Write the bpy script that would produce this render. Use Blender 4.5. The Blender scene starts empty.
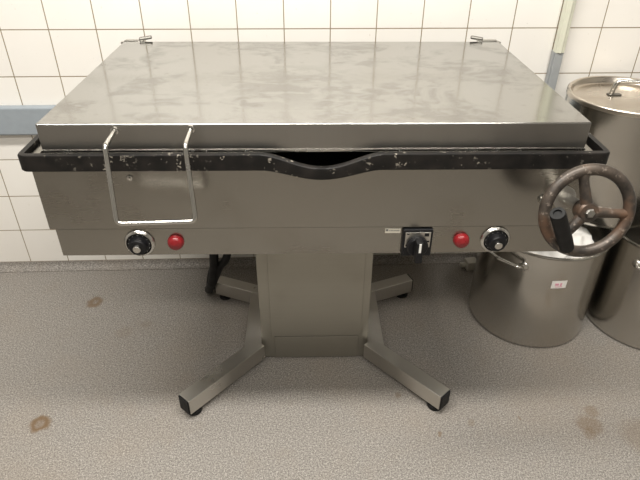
import bpy, bmesh, math, random
from mathutils import Vector, Matrix, noise
random.seed(7)
SC = bpy.context.scene
COL = SC.collection
PI = math.pi

# ------------------------------------------------------------------ materials
class NB:
    def __init__(s, name):
        s.m = bpy.data.materials.new(name); s.m.use_nodes = True
        s.t = s.m.node_tree; s.t.nodes.clear()
        s.o = s.n('ShaderNodeOutputMaterial'); s.b = s.n('ShaderNodeBsdfPrincipled')
        s.l(s.b.outputs[0], s.o.inputs[0]); s._co = None
    def n(s, k, **kw):
        x = s.t.nodes.new(k)
        for a, v in kw.items(): setattr(x, a, v)
        return x
    def l(s, a, b): s.t.links.new(a, b)
    def put(s, v, sock):
        if hasattr(v, 'is_output'): s.l(v, sock)
        else:
            try: sock.default_value = v
            except Exception: sock.default_value = (*v, 1) if len(v) == 3 else v
    def set(s, **kw):
        names = dict(col='Base Color', met='Metallic', rough='Roughness', spec='Specular IOR Level', normal='Normal',
                     aniso='Anisotropic', coat='Coat Weight', trans='Transmission Weight', coat_rough='Coat Roughness', tangent='Tangent')
        for k, v in kw.items(): s.put(v, s.b.inputs[names[k]])
        return s
    @property
    def co(s):
        if s._co is None: s._co = s.n('ShaderNodeTexCoord').outputs['Object']
        return s._co
    def mapped(s, scale=(1, 1, 1), loc=(0, 0, 0)):
        x = s.n('ShaderNodeMapping'); s.l(s.co, x.inputs[0]); x.inputs['Scale'].default_value = scale; x.inputs['Location'].default_value = loc
        return x.outputs[0]
    def noise(s, scale, detail=3, rough=.55, vec=None, dist=0):
        x = s.n('ShaderNodeTexNoise'); s.l(vec or s.co, x.inputs['Vector'])
        x.inputs['Scale'].default_value = scale; x.inputs['Detail'].default_value = detail; x.inputs['Roughness'].default_value = rough
        x.inputs['Distortion'].default_value = dist
        return x.outputs[0]
    def rng(s, v, a, b, c=0., d=1.):
        x = s.n('ShaderNodeMapRange'); s.put(v, x.inputs[0])
        for i, q in enumerate((a, b, c, d)): x.inputs[1 + i].default_value = q
        return x.outputs[0]
    def smooth(s, v, a, b):
        x = s.n('ShaderNodeMapRange', interpolation_type='SMOOTHSTEP'); s.put(v, x.inputs[0]); x.inputs[1].default_value = a; x.inputs[2].default_value = b
        return x.outputs[0]
    def mth(s, op, a, b=0.):
        x = s.n('ShaderNodeMath', operation=op); s.put(a, x.inputs[0]); s.put(b, x.inputs[1]); return x.outputs[0]
    def mix(s, f, a, b):
        x = s.n('ShaderNodeMix', data_type='RGBA'); s.put(f, x.inputs[0]); s.put(a, x.inputs[6]); s.put(b, x.inputs[7]); return x.outputs[2]
    def bump(s, h, strength=.2, dist=.002):
        x = s.n('ShaderNodeBump'); s.l(h, x.inputs['Height']); x.inputs['Strength'].default_value = strength; x.inputs['Distance'].default_value = dist
        return x.outputs[0]

def m_steel(name, col, rough, brush=(3, 3, 220), dirt=.25, var=.12, bump=.02, dirtcol=(.16, .13, .09), dscale=7):
    b = NB(name)
    br = b.noise(1, 2, .6, b.mapped(brush))
    sm = b.noise(dscale, 2, .5)
    dk = b.smooth(sm, .45, .80)
    c = b.mix(b.mth('MULTIPLY', dk, dirt), col, dirtcol)
    c2 = b.mix(b.mth('MULTIPLY', b.rng(br, .3, .7), .03), c, tuple(x * .72 for x in col))
    r = b.mth('ADD', b.rng(br, .3, .7, rough - var * .5, rough + var * .5), b.mth('MULTIPLY', dk, .05))
    b.set(col=c2, met=1., rough=r)
    return b.m

def m_plain(name, col, rough=.5, met=0., spec=.5, wear=0.):
    b = NB(name)
    n = b.noise(40, 4)
    c = b.mix(b.mth('MULTIPLY', b.rng(n, .4, .7), .18 + wear), col, tuple(x * .6 for x in col))
    b.set(col=c, rough=b.rng(n, .3, .7, max(.03, rough - .06), min(1, rough + .08)), met=met, spec=spec)
    return b.m

def m_tiles():
    b = NB('glazed_wall_tile')
    sx = b.n('ShaderNodeSeparateXYZ'); b.l(b.co, sx.inputs[0])
    cx = b.n('ShaderNodeCombineXYZ')
    b.l(b.mth('SUBTRACT', sx.outputs[0], TILE_X0), cx.inputs[0]); b.l(b.mth('SUBTRACT', sx.outputs[2], .03), cx.inputs[1])
    br = b.n('ShaderNodeTexBrick', offset=0., squash=1.)
    b.l(cx.outputs[0], br.inputs['Vector'])
    for k, v in (('Scale', 1), ('Mortar Size', .0017), ('Mortar Smooth', .1), ('Bias', 0), ('Brick Width', .15), ('Row Height', .15)):
        br.inputs[k].default_value = v
    br.inputs['Color1'].default_value = (.83, .80, .75, 1); br.inputs['Color2'].default_value = (.86, .835, .785, 1)
    br.inputs['Mortar'].default_value = (.25, .20, .125, 1)
    n = b.noise(2.2, 4)
    speck = b.rng(b.noise(60, 2, .5), .70, .76)
    c = b.mix(b.mth('MULTIPLY', b.rng(n, .45, .7), .12), br.outputs['Color'], (.62, .54, .42))
    c = b.mix(b.mth('MULTIPLY', speck, .22), c, (.35, .28, .2))
    wob = b.noise(9, 2)
    h = b.mth('ADD', b.mth('MULTIPLY', br.outputs['Fac'], -1.), b.mth('MULTIPLY', wob, .35))
    b.set(col=c, rough=b.rng(br.outputs['Fac'], 0, 1, .16, .8), normal=b.bump(h, .25, .0015))
    return b.m

FLOOR_STAINS = [  # x, y, radius, inner radius (0 = solid), strength
    (-.770, -.231, .030, .016, .70), (-.767, -.787, .029, .017, .85), (-.767, -.787, .022, 0, .50), (-.770, -.231, .018, 0, .40),
    (.845, -.85, .035, 0, .40), (.875, -.80, .022, 0, .35), (.83, -.88, .02, 0, .3), (.398, -.862, .009, 0, .6), (.648, -.817, .006, 0, .4),
    (.50, -.83, .012, 0, .3), (-.55, -.36, .02, 0, .16), (-.62, -.40, .03, 0, .14), (.3, -.72, .01, 0, .35), (-.93, -.93, .05, 0, .2), (.99, -.9, .07, 0, .2)]
def m_floor():
    b = NB('speckled_safety_vinyl')
    v1 = b.noise(270, 2, .8); v2 = b.noise(190, 2, .8, b.mapped(loc=(3.1, 1.7, .4))); big = b.noise(1.6, 5, .6); mid = b.noise(9, 4, .6)
    base = b.mix(b.rng(v1, .38, .62), (.132, .121, .108), (.345, .320, .290))
    base = b.mix(b.rng(v2, .57, .64, 0, .75), base, (.11, .098, .085))
    base = b.mix(b.rng(v2, .42, .35, 0, .75), base, (.475, .445, .405))
    base = b.mix(b.rng(big, .45, .75, 0, .40), base, (.27, .21, .15))
    base = b.mix(b.rng(mid, .55, .75, 0, .22), base, (.22, .18, .14))
    warp = b.noise(30, 3, .6)
    wv = b.n('ShaderNodeVectorMath', operation='SCALE')
    nv = b.n('ShaderNodeTexNoise'); b.l(b.co, nv.inputs['Vector']); nv.inputs['Scale'].default_value = 28
    sb = b.n('ShaderNodeVectorMath', operation='SUBTRACT'); b.l(nv.outputs['Color'], sb.inputs[0]); sb.inputs[1].default_value = (.5, .5, .5)
    b.l(sb.outputs[0], wv.inputs[0]); wv.inputs['Scale'].default_value = .03
    ad = b.n('ShaderNodeVectorMath', operation='ADD'); b.l(b.co, ad.inputs[0]); b.l(wv.outputs[0], ad.inputs[1])
    for x, y, r, ri, st in FLOOR_STAINS:
        d = b.n('ShaderNodeVectorMath', operation='DISTANCE'); b.l(ad.outputs[0], d.inputs[0]); d.inputs[1].default_value = (x, y, 0)
        f = b.rng(d.outputs['Value'], r * 1.15, r * .75, 0, st)
        if ri: f = b.mth('MULTIPLY', f, b.rng(d.outputs['Value'], ri * .6, ri * 1.05))
        base = b.mix(f, base, (.14, .085, .04))
    b.set(col=base, rough=b.rng(v1, .3, .7, .48, .68), spec=.35, normal=b.bump(v1, .12, .0008))
    return b.m

def m_lid_top():
    b = NB('smudged_stainless_lid')
    br = b.noise(1, 2, .6, b.mapped((200, 4, 4)))
    s1 = b.noise(5.5, 6, .65, dist=.6); s2 = b.noise(16, 5, .6, b.mapped((1, 1.6, 1), (2, 5, 1)), dist=.8)
    smear = b.mth('MULTIPLY', b.rng(s1, .48, .57), b.rng(s2, .38, .54))
    d = b.n('ShaderNodeVectorMath', operation='DISTANCE')
    b.l(b.mapped((1, 1.25, 1)), d.inputs[0]); d.inputs[1].default_value = (-.05, -.09, .925)
    patch = b.mth('MULTIPLY', b.rng(d.outputs['Value'], .27, .05), b.rng(s2, .44, .53))
    f = b.mth('MAXIMUM', smear, patch)
    drops = b.rng(b.noise(42, 2, .5), .68, .72)
    c = b.mix(b.mth('MULTIPLY', f, .44), (.455, .45, .432), (.225, .215, .195))
    c = b.mix(b.mth('MULTIPLY', drops, .35), c, (.24, .21, .17))
    r = b.mth('ADD', b.rng(br, .3, .7, .11, .14), b.mth('MULTIPLY', f, .10))
    b.set(col=c, met=1., rough=r)
    return b.m

def m_rim():
    b = NB('chipped_black_enamel')
    chip = b.mth('MULTIPLY', b.rng(b.noise(85, 4, .65), .60, .64), b.rng(b.noise(9, 3), .47, .57))
    n = b.noise(30, 4)
    c = b.mix(chip, b.mix(b.rng(n, .4, .7), (.006, .0055, .005), (.016, .013, .011)), (.42, .38, .32))
    b.set(col=c, rough=b.rng(n, .3, .7, .42, .6), met=b.mth('MULTIPLY', chip, .4), spec=.3, normal=b.bump(n, .1, .001))
    return b.m

def m_iron():
    b = NB('worn_brown_cast_iron')
    n = b.noise(22, 6, .7); w = b.noise(70, 4, .7)
    c = b.mix(b.rng(n, .38, .66), (.030, .026, .023), (.095, .074, .058))
    c = b.mix(b.rng(w, .58, .68, 0, .65), c, (.36, .30, .25))
    c = b.mix(b.rng(b.noise(11, 3), .58, .7, 0, .6), c, (.15, .075, .04))
    b.set(col=c, met=.35, rough=b.rng(n, .3, .7, .30, .5), spec=.5, normal=b.bump(w, .3, .001))
    return b.m

TILE_X0 = -.0363
M = dict(
    tile=m_tiles(), floor=m_floor(), lid=m_lid_top(), rim=m_rim(), iron=m_iron(),
    panel=m_steel('brushed_apron_steel', (.33, .316, .285), .24, (2, 2, 260), .22, .02, .03),
    column=m_steel('brushed_column_steel', (.375, .358, .312), .48, (4, 4, 200), .08, .02, .03),
    leg=m_steel('brushed_leg_steel', (.56, .54, .50), .32, (9, 9, 9), .12, .12, .03),
    skirt=m_steel('brushed_lid_skirt_steel', (.36, .345, .32), .36, (160, 160, 2), .2, .04),
    basin=m_steel('stained_basin_steel', (.25, .22, .19), .45),
    pot=m_steel('turned_pot_steel', (.53, .51, .47), .19, (2, 2, 160), .10, .02, .03),
    potlid=m_steel('stained_pot_lid_steel', (.66, .60, .52), .28, (5, 5, 5), .45, .08, .01, (.30, .22, .13), 6),
    chrome=m_plain('polished_steel_rod', (.60, .585, .55), .22, 1.),
    dark=m_plain('dark_hinge_steel', (.22, .21, .19), .4, 1.),
    black=m_plain('black_plastic', (.006, .006, .007), .38, 0., .3),
    rubber=m_plain('black_rubber', (.006, .006, .006), .6, 0., .3),
    red=m_plain('red_plastic_lens', (.20, .010, .013), .3),
    white=m_plain('white_plastic', (.75, .73, .68), .4),
    paper=m_plain('white_paper', (.88, .86, .82), .8),
    label=m_plain('cream_paper_label', (.70, .66, .56), .6),
    ink=m_plain('grey_ink', (.12, .12, .12), .6),
    pink=m_plain('pink_print', (.75, .36, .45), .6),
    sleeve=m_plain('grey_plastic_sleeve', (.33, .345, .35), .4),
    pale=m_plain('pale_green_plastic', (.66, .66, .54), .4),
    rail=m_plain('blue_grey_plastic', (.30, .335, .365), .45),
    beige=m_plain('beige_plastic', (.62, .59, .52), .5),
    plaster=m_plain('painted_plaster', (.36, .35, .33), .8),
    dial=m_plain('dial_print', (.80, .79, .75), .5),
)

# ------------------------------------------------------------------ mesh helpers
def obj(name, bm, mat, parent=None, smooth=True, angle=35, mats=None):
    me = bpy.data.meshes.new(name)
    bmesh.ops.recalc_face_normals(bm, faces=bm.faces)
    bm.to_mesh(me); bm.free()
    for m_ in (mats or [mat]): me.materials.append(m_)
    if smooth:
        for p in me.polygons: p.use_smooth = True
        me.set_sharp_from_angle(angle=math.radians(angle))
    o = bpy.data.objects.new(name, me); COL.objects.link(o)
    if smooth:
        wn = o.modifiers.new('weighted_normal', 'WEIGHTED_NORMAL'); wn.keep_sharp = True; wn.weight = 100
    if parent is not None: o.parent = parent
    return o
def merge(dst, src):
    me = bpy.data.meshes.new('t'); src.to_mesh(me); src.free(); dst.from_mesh(me); bpy.data.meshes.remove(me); return dst
def box(bm, lo, hi, bev=0., seg=2, mtx=None):
    t = bmesh.new(); bmesh.ops.create_cube(t, size=1)
    for v in t.verts: v.co = Vector([lo[i] + (v.co[i] + .5) * (hi[i] - lo[i]) for i in range(3)])
    if bev: bmesh.ops.bevel(t, geom=t.edges[:], offset=bev, segments=seg, profile=.5, affect='EDGES')
    if mtx is not None: t.transform(mtx)
    return merge(bm, t)
def frame_axis(d):
    d = Vector(d).normalized(); up = Vector((0, 0, 1)) if abs(d.z) < .95 else Vector((1, 0, 0))
    x = up.cross(d).normalized(); return x, d.cross(x)
def cyl(bm, p, q, r, r2=None, n=28, bev=0.):
    p, q = Vector(p), Vector(q); d = q - p; L = d.length; r2 = r if r2 is None else r2
    prof = [(0, 0), (r, 0), (r2, L), (0, L)]
    if bev: prof = [(0, 0), (r - bev, 0), (r - .3 * bev, .3 * bev), (r, bev), (r2, L - bev), (r2 - .3 * bev, L - .3 * bev), (r2 - bev, L), (0, L)]
    return lathe(bm, prof, p, d, n)
def lathe(bm, prof, p=(0, 0, 0), axis=(0, 0, 1), n=48):
    p = Vector(p); d = Vector(axis).normalized(); x, y = frame_axis(d); rings = []
    for r, h in prof:
        if r < 1e-6: rings.append([bm.verts.new(p + d * h)])
        else: rings.append([bm.verts.new(p + d * h + (x * math.cos(2 * PI * i / n) + y * math.sin(2 * PI * i / n)) * r) for i in range(n)])
    for a, b in zip(rings, rings[1:]):
        for i in range(n):
            j = (i + 1) % n
            vs = [a[0]] + [b[j], b[i]] if len(a) == 1 else ([a[i], a[j], b[0]] if len(b) == 1 else [a[i], a[j], b[j], b[i]])
            if len(set(vs)) >= 3 and not (len(a) == 1 and len(b) == 1): bm.faces.new(vs)
    return bm
def tube(bm, pts, r, n=12, closed=False, caps=True):
    P = [Vector(p) for p in pts]; N = len(P); rings = []; up = None
    for i in range(N):
        a = P[i - 1] if (i or closed) else P[0]; b = P[(i + 1) % N] if (i < N - 1 or closed) else P[-1]
        t = (b - a).normalized()
        if up is None: x, y = frame_axis(t)
        else:
            x = (up - t * up.dot(t)).normalized(); y = t.cross(x)
        up = x; rr = r[i] if isinstance(r, (list, tuple)) else r
        rings.append([bm.verts.new(P[i] + (x * math.cos(2 * PI * k / n) + y * math.sin(2 * PI * k / n)) * rr) for k in range(n)])
    for i in range(N if closed else N - 1):
        a, b = rings[i], rings[(i + 1) % N]
        for k in range(n): bm.faces.new([a[k], a[(k + 1) % n], b[(k + 1) % n], b[k]])
    if caps and not closed: bm.faces.new(rings[0][::-1]); bm.faces.new(rings[-1])
    return bm
def fillet(pts, r, n=6):
    P = [Vector(p) for p in pts]; out = [P[0]]
    for a, b, c in zip(P, P[1:], P[2:]):
        u = (a - b).normalized(); w = (c - b).normalized(); ang = u.angle(w); d = min(r / math.tan(ang / 2), (a - b).length * .49, (c - b).length * .49)
        s, e = b + u * d, b + w * d
        for i in range(n + 1):
            t = i / n; out.append(s * (1 - t) ** 2 + b * 2 * t * (1 - t) + e * t * t)
    out.append(P[-1]); return out
def smooth_path(pts, n=8):
    P = [Vector(p) for p in pts]; P = [2 * P[0] - P[1]] + P + [2 * P[-1] - P[-2]]; out = []
    for i in range(1, len(P) - 2):
        a, b, c, d = P[i - 1:i + 3]
        for k in range(n):
            t = k / n; out.append(.5 * ((2 * b) + (c - a) * t + (2 * a - 5 * b + 4 * c - d) * t * t + (3 * b - a - 3 * c + d) * t ** 3))
    out.append(P[-2]); return out
def prism(bm, poly, y0, y1, plane='xz'):
    f = (lambda u, v, w: (u, w, v)) if plane == 'xz' else (lambda u, v, w: (u, v, w))
    a = [bm.verts.new(f(u, v, y0)) for u, v in poly]; b = [bm.verts.new(f(u, v, y1)) for u, v in poly]; n = len(poly)
    bm.faces.new(a[::-1]); bm.faces.new(b)
    for i in range(n): bm.faces.new([a[i], a[(i + 1) % n], b[(i + 1) % n], b[i]])
    return bm
def sweep(bm, path, sec, closed=True):
    """path: (x, y, z); sec: (out, up) offsets; outward normal taken in plan."""
    P = [Vector(p) for p in path]; N = len(P); rings = []
    for i in range(N):
        t = P[(i + 1) % N] - P[i - 1]; t.z = 0; t.normalize(); nrm = Vector((t.y, -t.x, 0))
        rings.append([bm.verts.new(P[i] + nrm * u + Vector((0, 0, v))) for u, v in sec])
    m = len(sec)
    for i in range(N):
        a, b = rings[i], rings[(i + 1) % N]
        for k in range(m): bm.faces.new([a[k], a[(k + 1) % m], b[(k + 1) % m], b[k]])
    return bm
def empty(name, loc, rz=0.):
    o = bpy.data.objects.new(name, None); COL.objects.link(o); o.location = loc; o.rotation_euler = (0, 0, rz); o.empty_display_size = .05
    return o
def tag(o, label, cat, group=None):
    o['label'] = label; o['category'] = cat
    if group: o['group'] = group
    return o
def plabel(o, s): o['label'] = s; return o
def struct(name, bm, mat, smooth=False):
    o = obj(name, bm, mat, smooth=smooth); o['kind'] = 'structure'; return o

# ------------------------------------------------------------------ the room
RX, RY, RZ = 2.4, -4.6, 2.65
struct('floor', box(bmesh.new(), (-RX, RY, -.05), (RX, 0, 0)), M['floor'])
struct('wall_back', box(bmesh.new(), (-RX, 0, 0), (RX, .1, RZ)), M['tile'])
struct('wall_left', box(bmesh.new(), (-RX - .1, RY, 0), (-RX, .1, RZ)), M['plaster'])
struct('wall_right', box(bmesh.new(), (RX, RY, 0), (RX + .1, .1, RZ)), M['plaster'])
struct('wall_front', box(bmesh.new(), (-RX, RY - .1, 0), (RX, RY, RZ)), M['plaster'])
struct('ceiling', box(bmesh.new(), (-RX, RY, RZ), (RX, .1, RZ + .05)), M['plaster'])
bm = bmesh.new()   # coved vinyl upstand between floor and tiles
pr = [(0, .03), (-.0035, .03)] + [(-.0035 - .028 * (1 - math.cos(a)), .003 + .027 * (1 - math.sin(a))) for a in [PI / 2 * i / 8 for i in range(9)]] + [(-.0315, 0), (0, 0)]
a = [bm.verts.new((-RX, y, z)) for y, z in pr]; b = [bm.verts.new((RX, y, z)) for y, z in pr]
for i in range(len(pr)): j = (i + 1) % len(pr); bm.faces.new([a[i], a[j], b[j], b[i]])
bm.faces.new(a); bm.faces.new(b[::-1])
struct('baseboard_back', bm, M['floor'], True)

r = box(bmesh.new(), (-RX + .002, -.030, .583), (.80, -.001, .686), .009, 3)
tag(obj('bumper_rail', r, M['rail']), 'blue-grey plastic bumper rail running along the tiled wall behind the pan', 'wall rail')

# ------------------------------------------------------------------ tilting pan (local frame, origin under the column)
PAN = empty('tilting_pan', (.045, -.48, 0), -math.radians(1.0))
tag(PAN, 'large stainless steel tilting bratt pan on a column with four splayed feet', 'tilting pan')

# column
col = obj('column', box(bmesh.new(), (-.172, -.067, .004), (.174, .20, .613), .003), M['column'], PAN)
obj('cover_panel', box(bmesh.new(), (-.139, -.0725, .101), (.151, -.066, .606), .002), M['column'], col)
obj('kick_plate', box(bmesh.new(), (-.129, -.0710, .006), (.144, -.066, .0975), .002), M['column'], col)
# splayed base: a runner on either side of the column, four arms
def arm(start, end, w=.046, z0=.022, z1=.078):
    s, e = Vector((*start, 0)), Vector((*end, 0)); d = e - s; L = d.length
    mtx = Matrix.Translation(s) @ Matrix.Rotation(math.atan2(d.y, d.x), 4, 'Z')
    leg = obj('leg', box(bmesh.new(), (-.028, -w / 2, z0), (L, w / 2, z1), .0025, mtx=mtx), M['leg'], PAN)
    cap = obj('end_cap', box(bmesh.new(), (L - .001, -w / 2 + .002, z0 + .002), (L + .005, w / 2 - .002, z1 - .002), .002, mtx=mtx), M['rubber'], leg)
    plabel(cap, 'black plastic end cap')
    f = mtx @ Vector((L - .028, 0, 0))
    bmf = lathe(bmesh.new(), [(0, 0), (.022, 0), (.0235, .004), (.022, .013), (.012, .016), (.008, .018), (.008, .026), (0, .026)], f, n=28)
    plabel(obj('foot', bmf, M['rubber'], leg), 'black round levelling foot')
for s in (-1, 1):
    x0, x1 = sorted((s * .172 + (0 if s < 0 else .002), s * .226))
    obj('base_runner', box(bmesh.new(), (x0, -.100, .022), (x1, .212, .0768), .0025), M['leg'], PAN)
    arm((s * .196, -.094), (s * .382, -.300 if s < 0 else -.296)); arm((s * .205, .205), (s * .362 + .004, .270))

# pan body with the pouring notch in its front wall
XC = .012
def dip(x, depth=.032, hw=.125):
    u = (x - XC) / hw
    return 0. if abs(u) >= 1 else -depth * (.5 + .5 * math.cos(PI * u)) ** .8
bm = bmesh.new()
xs = [XC + .13 * (i / 16 - 1) for i in range(33)]
top = .846
poly = [(-.593, .686), (.590, .686), (.590, top)] + [(x, top + dip(x)) for x in reversed(xs)] + [(-.593, top)]
prism(bm, poly, -.345, -.330)
box(bm, (-.593, -.330, .686), (-.576, .325, .861)); box(bm, (.573, -.330, .686), (.590, .325, .861))
box(bm, (-.593, .325, .686), (.590, .340, .861)); box(bm, (-.577, -.33, .686), (.574, .325, .700)); box(bm, (-.560, -.325, .680), (.560, .29, .688))
body = obj('pan_body', bm, M['panel'], PAN, angle=30)
sc_ = lathe(bmesh.new(), [(0, .006), (.0025, .0055), (.003, .004), (.006, .0035), (.007, 0), (0, 0)], (-.393, -.3448, .813), (0, -1, 0), 20)
plabel(obj('drain_screw', sc_, M['chrome'], body), 'small bright screw')
# apron strip carrying the controls
strip = obj('control_strip', box(bmesh.new(), (-.584, -.3395, .610), (.577, .30, .6825), .0015), M['panel'], PAN)

# black rim bar swept round the pan mouth, dipping at the pouring lip
path = []; X0, X1, Y0, Y1, R = -.598, .602, -.345, .345, .004
def arc(cx, cy, a0, a1): return [(cx + R * math.cos(a0 + (a1 - a0) * i / 5), cy + R * math.sin(a0 + (a1 - a0) * i / 5)) for i in range(6)]
pl = arc(X0 + R, Y0 + R, PI, 1.5 * PI) + [(x, Y0) for x in [XC + .15 * (i / 20 - 1) for i in range(41)]] + arc(X1 - R, Y0 + R, 1.5 * PI, 2 * PI) + arc(X1 - R, Y1 - R, 0, PI / 2) + arc(X0 + R, Y1 - R, PI / 2, PI)
path = [(x, y, .852) for x, y in pl]
hu, hd_ = .0180, .0185
sec = [(.0008, -hd_), (.012, -hd_), (.0145, -hd_ + .003), (.0145, hu - .003), (.012, hu), (.0008, hu)]
rbm = sweep(bmesh.new(), path, sec)
for v in rbm.verts:
    if v.co.y < Y0 + .002: v.co.z += dip(v.co.x) * (1. if v.co.z > .852 else .70)
rim = obj('rim', rbm, M['rim'], PAN, angle=50)
plabel(rim, 'chipped black rim bar with a curved pouring dip')

# lid
lb = box(bmesh.new(), (-.5685, -.328, .868), (.5700, .336, .925), .003, 3)
for f in lb.faces: f.material_index = 0 if f.normal.z > .5 else 1
lid = obj('lid', lb, None, PAN, mats=[M['lid'], M['skirt']])
lip = bmesh.new()
for lo, hi in (((-.5695, -.3295, .8625), (.5710, -.323, .8685)), ((-.5705, -.3290, .8625), (-.562, .336, .8685)), ((.561, -.3290, .8625), (.5720, .336, .8685)), ((-.5685, .331, .8625), (.5675, .3370, .8685))):
    box(lip, lo, hi, .0015)
plabel(obj('folded_edge', lip, M['chrome'], lid), 'bright folded lower edge')
hp = fillet([(-.411, -.322, .911), (-.411, -.397, .907), (-.406, -.437, .7555), (-.249, -.423, .7515), (-.258, -.389, .904), (-.256, -.322, .914)], .012, 7)
hb = tube(bmesh.new(), hp, .0052, 14)
hd = obj('lid_handle', hb, M['chrome'], lid)
for x, z in ((-.411, .911), (-.256, .914)):
    obj('handle_collar', lathe(bmesh.new(), [(.0052, .006), (.0085, .005), (.0095, 0), (.0052, 0)], (x, -.326, z), (0, -1, 0), 20), M['chrome'], hd)
for s in (-1, 1):
    hg = bmesh.new()
    box(hg, (s * .536 - .030, .3365, .915), (s * .536 + .030, .352, .9285), .0015)
    box(hg, (s * .570 - .004, .326, .914), (s * .570 + .004, .338, .926), .001)
    hinge = obj('hinge', hg, M['leg'], lid)
    lv = box(bmesh.new(), (-.019, -.008, -.0045), (.019, .008, .0045), .004, 3, mtx=Matrix.Translation((s * .504, .347, .9325)) @ Matrix.Rotation(s * .10, 4, 'Y') @ Matrix.Rotation(s * -.25, 4, 'Z'))
    obj('hinge_pin', lv, M['dark'], hinge)

# thermostat dials, lamps, switch
def knob(x, z, marks):
    bz = lathe(bmesh.new(), [(0, 0), (.0335, 0), (.0345, .003), (.032, .007), (.0285, .0085), (.0262, .006), (.0255, .0045), (0, .0045)], (x, -.3398, z), (0, -1, 0), 48)
    k = obj('thermostat_dial', bz, M['chrome'], PAN); plabel(k, 'chrome ringed rotary dial')
    kb = lathe(bmesh.new(), [(0, .004), (.0255, .004), (.0255, .0075), (.0205, .009), (.0195, .022), (.0175, .024), (0, .024)], (x, -.3398, z), (0, -1, 0), 40)
    obj('knob', kb, M['black'], k)
    obj('knob_cap', lathe(bmesh.new(), [(0, .032), (.0075, .0315), (.0088, .030), (.0092, .023), (0, .023)], (x, -.3398, z), (0, -1, 0), 28), M['chrome'], k)
    tm = bmesh.new()
    for i in range(11):
        a = math.radians(-50 + i * 28)
        c = Vector((x + .0228 * math.cos(a), -.3476, z + .0228 * math.sin(a)))
        box(tm, (-.0016, -.0003, -.0004), (.0016, .0003, .0004), mtx=Matrix.Translation(c) @ Matrix.Rotation(-a, 4, 'Y'))
    obj('dial_marks', tm, M['dial'], k)
knob(-.402, .645, 0); knob(.414, .647, 0)
for x, z in ((-.320, .647), (.335, .646)):
    rl = lathe(bmesh.new(), [(0, .0175), (.006, .0172), (.0085, .0155), (.012, .0150), (.0155, .0125), (.0172, .009), (.0172, .003), (.0185, .0025), (.0185, 0), (0, 0)], (x, -.3398, z), (0, -1, 0), 32)
    plabel(obj('indicator_lamp', rl, M['red'], PAN), 'round red indicator lens')
sw = bmesh.new(); box(sw, (.197, -.351, .6085), (.266, -.3398, .6805), .003)
sw = obj('main_switch', sw, M['black'], PAN); plabel(sw, 'black square rotary power switch with silver face')
obj('face_plate', box(bmesh.new(), (.2025, -.3525, .6145), (.2605, -.3508, .6745), .0006), M['leg'], sw)
for lo, hi in (((.246, -.3531, .664), (.256, -.3522, .672)), ((.2045, -.3531, .637), (.209, -.3522, .642)), ((.206, -.3531, .669), (.211, -.3522, .672)), ((.2505, -.3531, .648), (.2585, -.3522, .652)), ((.2025, -.3531, .6145), (.2605, -.3522, .634))):
    obj('printed_mark', box(bmesh.new(), lo, hi), M['black'], sw)
kb = lathe(bmesh.new(), [(0, .0005), (.0245, .0005), (.0245, .010), (.022, .012), (0, .012)], (.231, -.3520, .640), (0, -1, 0), 36)
box(kb, (.2225, -.388, .612), (.2395, -.362, .667), .004)
sk = obj('switch_knob', kb, M['black'], sw)
plabel(obj('pointer_mark', box(bmesh.new(), (.2285, -.3888, .643), (.2335, -.3875, .666)), M['dial'], sk), 'white pointer line')
st = obj('rating_label', box(bmesh.new(), (.157, -.3412, .6665), (.1925, -.3398, .6780), .0003), M['label'], strip)
plabel(st, 'tiny cream rating sticker')
pm = bmesh.new(); box(pm, (.159, -.3416, .6720), (.1640, -.3411, .6768))
for i in range(7): box(pm, (.1665 + i * .0034, -.3416, .6722), (.1690 + i * .0034, -.3411, .6738))
obj('label_print', pm, M['ink'], st)

# handwheel on the tilting shaft
TAU = math.radians(14); HC = Vector((.534, -.468, .795)); HN = Vector((0, -math.cos(TAU), math.sin(TAU))); HU = Vector((1, 0, 0)); HV = HN.cross(HU)
def wp(rad, ang, off=0): a = math.radians(ang); return HC + (HU * math.cos(a) + HV * math.sin(a)) * rad + HN * off
wh = obj('handwheel', tube(bmesh.new(), [wp(.0845, 360 * i / 72) for i in range(72)], .0118, 16, closed=True), M['iron'], PAN)
plabel(wh, 'worn brown cast iron handwheel with three spokes')
for an in (-4, 104, 232):
    t = bmesh.new(); tube(t, [wp(.012, an, .0), wp(.035, an, .001), wp(.06, an, 0), wp(.084, an, 0)], [.0125, .0108, .0098, .0105], 14)
    obj('spoke', t, M['iron'], wh)
hub = lathe(bmesh.new(), [(0, -.022), (.019, -.022), (.021, -.018), (.021, .008), (.018, .012), (0, .012)], HC, HN, 32)
hub = obj('hub', hub, M['iron'], wh)
obj('hub_bolt', lathe(bmesh.new(), [(0, .0185), (.0075, .018), (.0098, .0155), (.0098, .010), (0, .010)], HC, HN, 6), M['leg'], wh)
sh = bmesh.new(); cyl(sh, HC - HN * .018, HC - HN * .128, .013, n=24); cyl(sh, HC - HN * .100, HC - HN * .134, .026, n=28, bev=.003)
obj('shaft', sh, M['leg'], wh)
g0, g1 = Vector((.505, -.492, .719)), Vector((.443, -.531, .829)); gd = g1 - g0; gl = gd.length
gb = lathe(bmesh.new(), [(0, .008), (.0125, .008), (.0142, .012), (.0150, .045), (.0148, gl - .004), (.0135, gl), (.008, gl), (.0075, gl - .004), (0, gl - .004)], g0, gd, 28)
gp = obj('grip', gb, M['rubber'], wh); plabel(gp, 'black hand grip')
nut = lathe(bmesh.new(), [(0, .013), (.006, .0125), (.0095, .009), (.0105, .004), (.0105, 0), (0, 0)], (.500, -.3448, .752), (0, -1, 0), 20)
obj('bolt', nut, M['chrome'], body)

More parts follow.
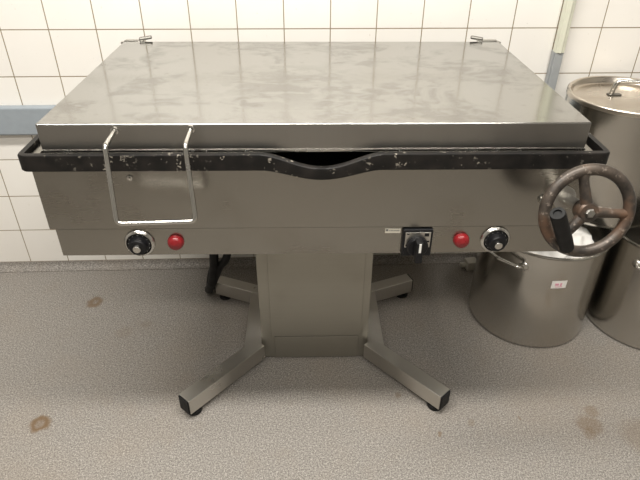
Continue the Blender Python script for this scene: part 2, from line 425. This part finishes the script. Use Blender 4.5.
# supply hoses hanging below the body
for pts, rr in (([(-.300, .08, .615), (-.318, .09, .42), (-.328, .105, .293), (-.336, .12, .235), (-.358, .16, .14), (-.384, .22, .068), (-.396, .29, .0155), (-.402, .36, .0155), (-.402, .43, .0155)], .0150),
                ([(-.235, .08, .615), (-.258, .09, .42), (-.286, .10, .295), (-.312, .115, .25), (-.332, .135, .20), (-.352, .160, .145)], .0130)):
    o = obj('supply_hose', tube(bmesh.new(), smooth_path(pts, 8), rr, 14), M['rubber'], PAN); plabel(o, 'black hanging supply hose')

# ------------------------------------------------------------------ stock pots
def pot(name, loc, R_, H_, label, bead=True, rz=0.):
    e = empty(name, loc, rz); tag(e, label, 'stock pot')
    pr = [(0, 0), (R_ - .016, 0), (R_ - .007, .002), (R_ - .002, .007), (R_, .016), (R_, H_ - .010)]
    if bead: pr += [(R_ + .004, H_ - .008), (R_ + .006, H_ - .004), (R_ + .004, H_), (R_ - .001, H_)]
    else: pr += [(R_, H_), (R_ - .002, H_)]
    pr += [(R_ - .0035, H_ - .004), (R_ - .0035, .014), (R_ - .014, .004), (0, .004)]
    b_ = obj('pot_body', lathe(bmesh.new(), pr, n=112), M['pot'], e, angle=50)
    return e
def side_handle(e, R_, z, a0, a1, out=.040, rise=0.):
    t = bmesh.new(); am = (a0 + a1) / 2
    P = lambda r_, a_, zz: (r_ * math.cos(math.radians(a_)), r_ * math.sin(math.radians(a_)), zz)
    pts = fillet([P(R_ - .001, a0, z), P(R_ + out * .75, a0 + (am - a0) * .12, z + rise * .6), P(R_ + out, am, z + rise), P(R_ + out * .75, a1 - (a1 - am) * .12, z + rise * .6), P(R_ - .001, a1, z)], .014, 6)
    tube(t, pts, .0055, 12)
    h_ = obj('handle', t, M['chrome'], e)
    for a_ in (a0, a1):
        d = Vector((math.cos(math.radians(a_)), math.sin(math.radians(a_)), 0))
        obj('handle_pad', lathe(bmesh.new(), [(0, .007), (.009, .0065), (.013, .004), (.015, 0), (0, 0)], Vector(P(R_ - .001, a_, z)), d, 20), M['leg'], h_)

sp = pot('stock_pot', (.826, -.336, 0), .200, .378, 'open steel stock pot below the handwheel, small price sticker on its side')
side_handle(sp, .200, .322, -127, -166, .034, .012); side_handle(sp, .200, .322, 35, 71, .034, .012)
def curved_patch(r_, z0, z1, a0, a1, skew=0., n=8):
    t = bmesh.new(); V = []
    for rr in (r_, r_ + .0006):
        rows = []
        for zz, k in ((z0, 0), (z1, 1)):
            rows.append([t.verts.new((rr * math.cos(math.radians(a0 + (a1 - a0) * i / n)), rr * math.sin(math.radians(a0 + (a1 - a0) * i / n)), zz + skew * (i / n - .5))) for i in range(n + 1)])
        V.append(rows)
    for i in range(n):
        t.faces.new([V[1][0][i], V[1][0][i + 1], V[1][1][i + 1], V[1][1][i]]); t.faces.new([V[0][0][i], V[0][1][i], V[0][1][i + 1], V[0][0][i + 1]])
        for k in (0, 1): t.faces.new([V[0][k][i], V[0][k][i + 1], V[1][k][i + 1], V[1][k][i]])
    for i in (0, n): t.faces.new([V[0][0][i], V[1][0][i], V[1][1][i], V[0][1][i]])
    return t
stk = obj('price_sticker', curved_patch(.2002, .264, .292, -100.5, -87.5, .004), M['paper'], sp); plabel(stk, 'white price sticker printed pink')
t = curved_patch(.2009, .2745, .2825, -97.5, -94.2, .001); merge(t, curved_patch(.2009, .2735, .2845, -93.2, -91.6, .001)); merge(t, curved_patch(.2009, .2690, .2710, -97, -91, .002))
obj('sticker_print', t, M['pink'], stk)

# crumpled white bag standing in the open pot
bm = bmesh.new(); bmesh.ops.create_icosphere(bm, subdivisions=5, radius=1)
for v in bm.verts:
    p = v.co.copy(); n1 = noise.noise(p * 1.7); n2 = abs(noise.noise(p * 3.6 + Vector((3, 1, 2)))); n3 = noise.noise(p * 8)
    k = 1 + .12 * n1 - .16 * n2 + .03 * n3
    z = .175 + p.z * .178 * (k if p.z > 0 else 1)
    f = (abs(p.x * p.x + p.y * p.y)) ** -.18 if p.x * p.x + p.y * p.y > .02 else 1.
    v.co = Vector((p.x * .150 * k * f, p.y * .145 * k * f, max(.003, z * 1.035)))
    off = Vector((v.co.x + .043, v.co.y - .008)); L_ = off.length   # kept inside the pot wall
    if L_ > .186: v.co.x -= off.x * (1 - .186 / L_); v.co.y -= off.y * (1 - .186 / L_)
pp = obj('crumpled_bag', bm, M['paper'], angle=60); pp.location = (.869, -.344, .0045)
tag(pp, 'crumpled white bag inside the open stock pot below the handwheel', 'bag')

bp = pot('stock_pot', (1.245, -.380, 0), .200, .380, 'steel stock pot on the floor cut by the right edge, carrying the lidded pot')
side_handle(bp, .200, .315, -148, -112, .036, .010); side_handle(bp, .200, .315, 32, 68, .036, .010)
up = pot('stock_pot', (1.043, -.216, .3855), .180, .385, 'tall lidded steel stock pot stacked across the two open pots by the wall', bead=False)
L0 = .385
lp = [(0, L0 - .010), (.155, L0 - .010), (.163, L0 - .008), (.1675, L0 - .002), (.1695, L0 + .006), (.173, L0 + .0105), (.178, L0 + .0112), (.1815, L0 + .009), (.1828, L0 + .005), (.1828, L0 - .004), (.1806, L0 - .004), (.1804, L0 + .0005), (.170, L0 + .0005), (.166, L0 - .012), (.155, L0 - .014), (0, L0 - .014)]
pld = obj('lid', lathe(bmesh.new(), lp, n=112), M['potlid'], up, angle=50)
lh = fillet([(-.030, .048, L0 - .009), (-.022, .048, L0 + .034), (.073, .020, L0 + .038), (.080, .020, L0 - .009)], .016, 7)
lhm = tube(bmesh.new(), lh, .0072, 14)
lho = obj('lid_handle', lhm, M['chrome'], pld)
for x_, y_ in ((-.030, .048), (.080, .020)):
    obj('handle_base', box(bmesh.new(), (x_ - .012, y_ - .012, L0 - .0102), (x_ + .030, y_ + .008, L0 - .006), .0015), M['dark'], pld)
side_handle(up, .180, .315, 20, 60, .036, .008); side_handle(up, .180, .315, -20, -60, .036, .008)
seam = bmesh.new()
obj('weld_strip', curved_patch(.1804, .325, .384, -162.3, -160.9, 0, 2), M['chrome'], up)

# ------------------------------------------------------------------ pole against the wall, pipe outlet at the floor
PO = empty('pole', (.877, -.0200, 0)); tag(PO, 'pale green ribbed plastic pole with grey lower sleeve standing against the tiled wall', 'pole')
bm = bmesh.new(); poly = []
for i in range(64):
    a = 2 * PI * i / 64; rr = .0178 + .0011 * math.cos(8 * a); poly.append((rr * math.cos(a), rr * math.sin(a)))
prism(bm, poly, .858, 1.55, 'xy'); plabel(obj('ribbed_tube', bm, M['pale'], PO), 'pale green ribbed upper tube')
bm = bmesh.new(); box(bm, (-.0150, -.0125, 0), (.0150, .0125, .862), .004, 2); box(bm, (-.0185, -.004, 0), (-.0145, .0125, .862), .001)
plabel(obj('sleeve', bm, M['sleeve'], PO), 'grey flat-sided lower sleeve')

bm = bmesh.new(); box(bm, (-.023, -.024, 0), (.023, .020, .040), .004)
OB = obj('outlet_box', bm, M['beige']); OB.location = (.700, -.060, 0); OB.rotation_euler = (0, 0, .12)
tag(OB, 'small beige plastic outlet box on the floor at the wall beside the stock pot', 'outlet box')
t = bmesh.new(); cyl(t, (-.044, 0, .018), (-.020, 0, .018), .010, n=20, bev=.002); obj('pipe_stub', t, M['beige'], OB)

# ------------------------------------------------------------------ lamps on the ceiling
def area(name, loc, sx, sy, watt, col):
    l = bpy.data.lights.new(name, 'AREA'); l.shape = 'RECTANGLE'; l.size = sx; l.size_y = sy; l.energy = watt; l.color = col
    o = bpy.data.objects.new(name, l); o.location = loc; COL.objects.link(o); return o
WARM = (1., .965, .905)
area('ceiling_lamp', (-.15, -1.15, 2.62), 2.4, .25, 92, WARM)
area('ceiling_lamp', (.0, -2.7, 2.62), 2.4, .25, 62, WARM)
w = bpy.data.worlds.new('world'); SC.world = w; w.use_nodes = True
w.node_tree.nodes['Background'].inputs[0].default_value = (.9, .85, .78, 1); w.node_tree.nodes['Background'].inputs[1].default_value = .05

# ------------------------------------------------------------------ camera
cd = bpy.data.cameras.new('camera'); cam = bpy.data.objects.new('camera', cd); COL.objects.link(cam)
Rr = [[0.9991402824587835, -0.01771933077768386, 0.037479611590483075], [-0.04105489202004521, -0.5485371478333666, 0.8351176523628618], [0.005761233323245628, -0.8359384084749464, -0.5487930260371107]]
cam.matrix_world = Matrix([[Rr[i][0], -Rr[i][1], -Rr[i][2], (0, -1.8911823, 1.3521270)[i]] for i in range(3)] + [[0, 0, 0, 1]])
cd.sensor_fit = 'HORIZONTAL'; cd.sensor_width = 36; cd.lens = 36 * 558.783 / 640; cd.clip_start = .02
SC.camera = cam
vs = SC.view_settings
vs.view_transform = 'Standard'; vs.look = 'None'; vs.exposure = 0.; vs.gamma = 1.; vs.use_curve_mapping = False
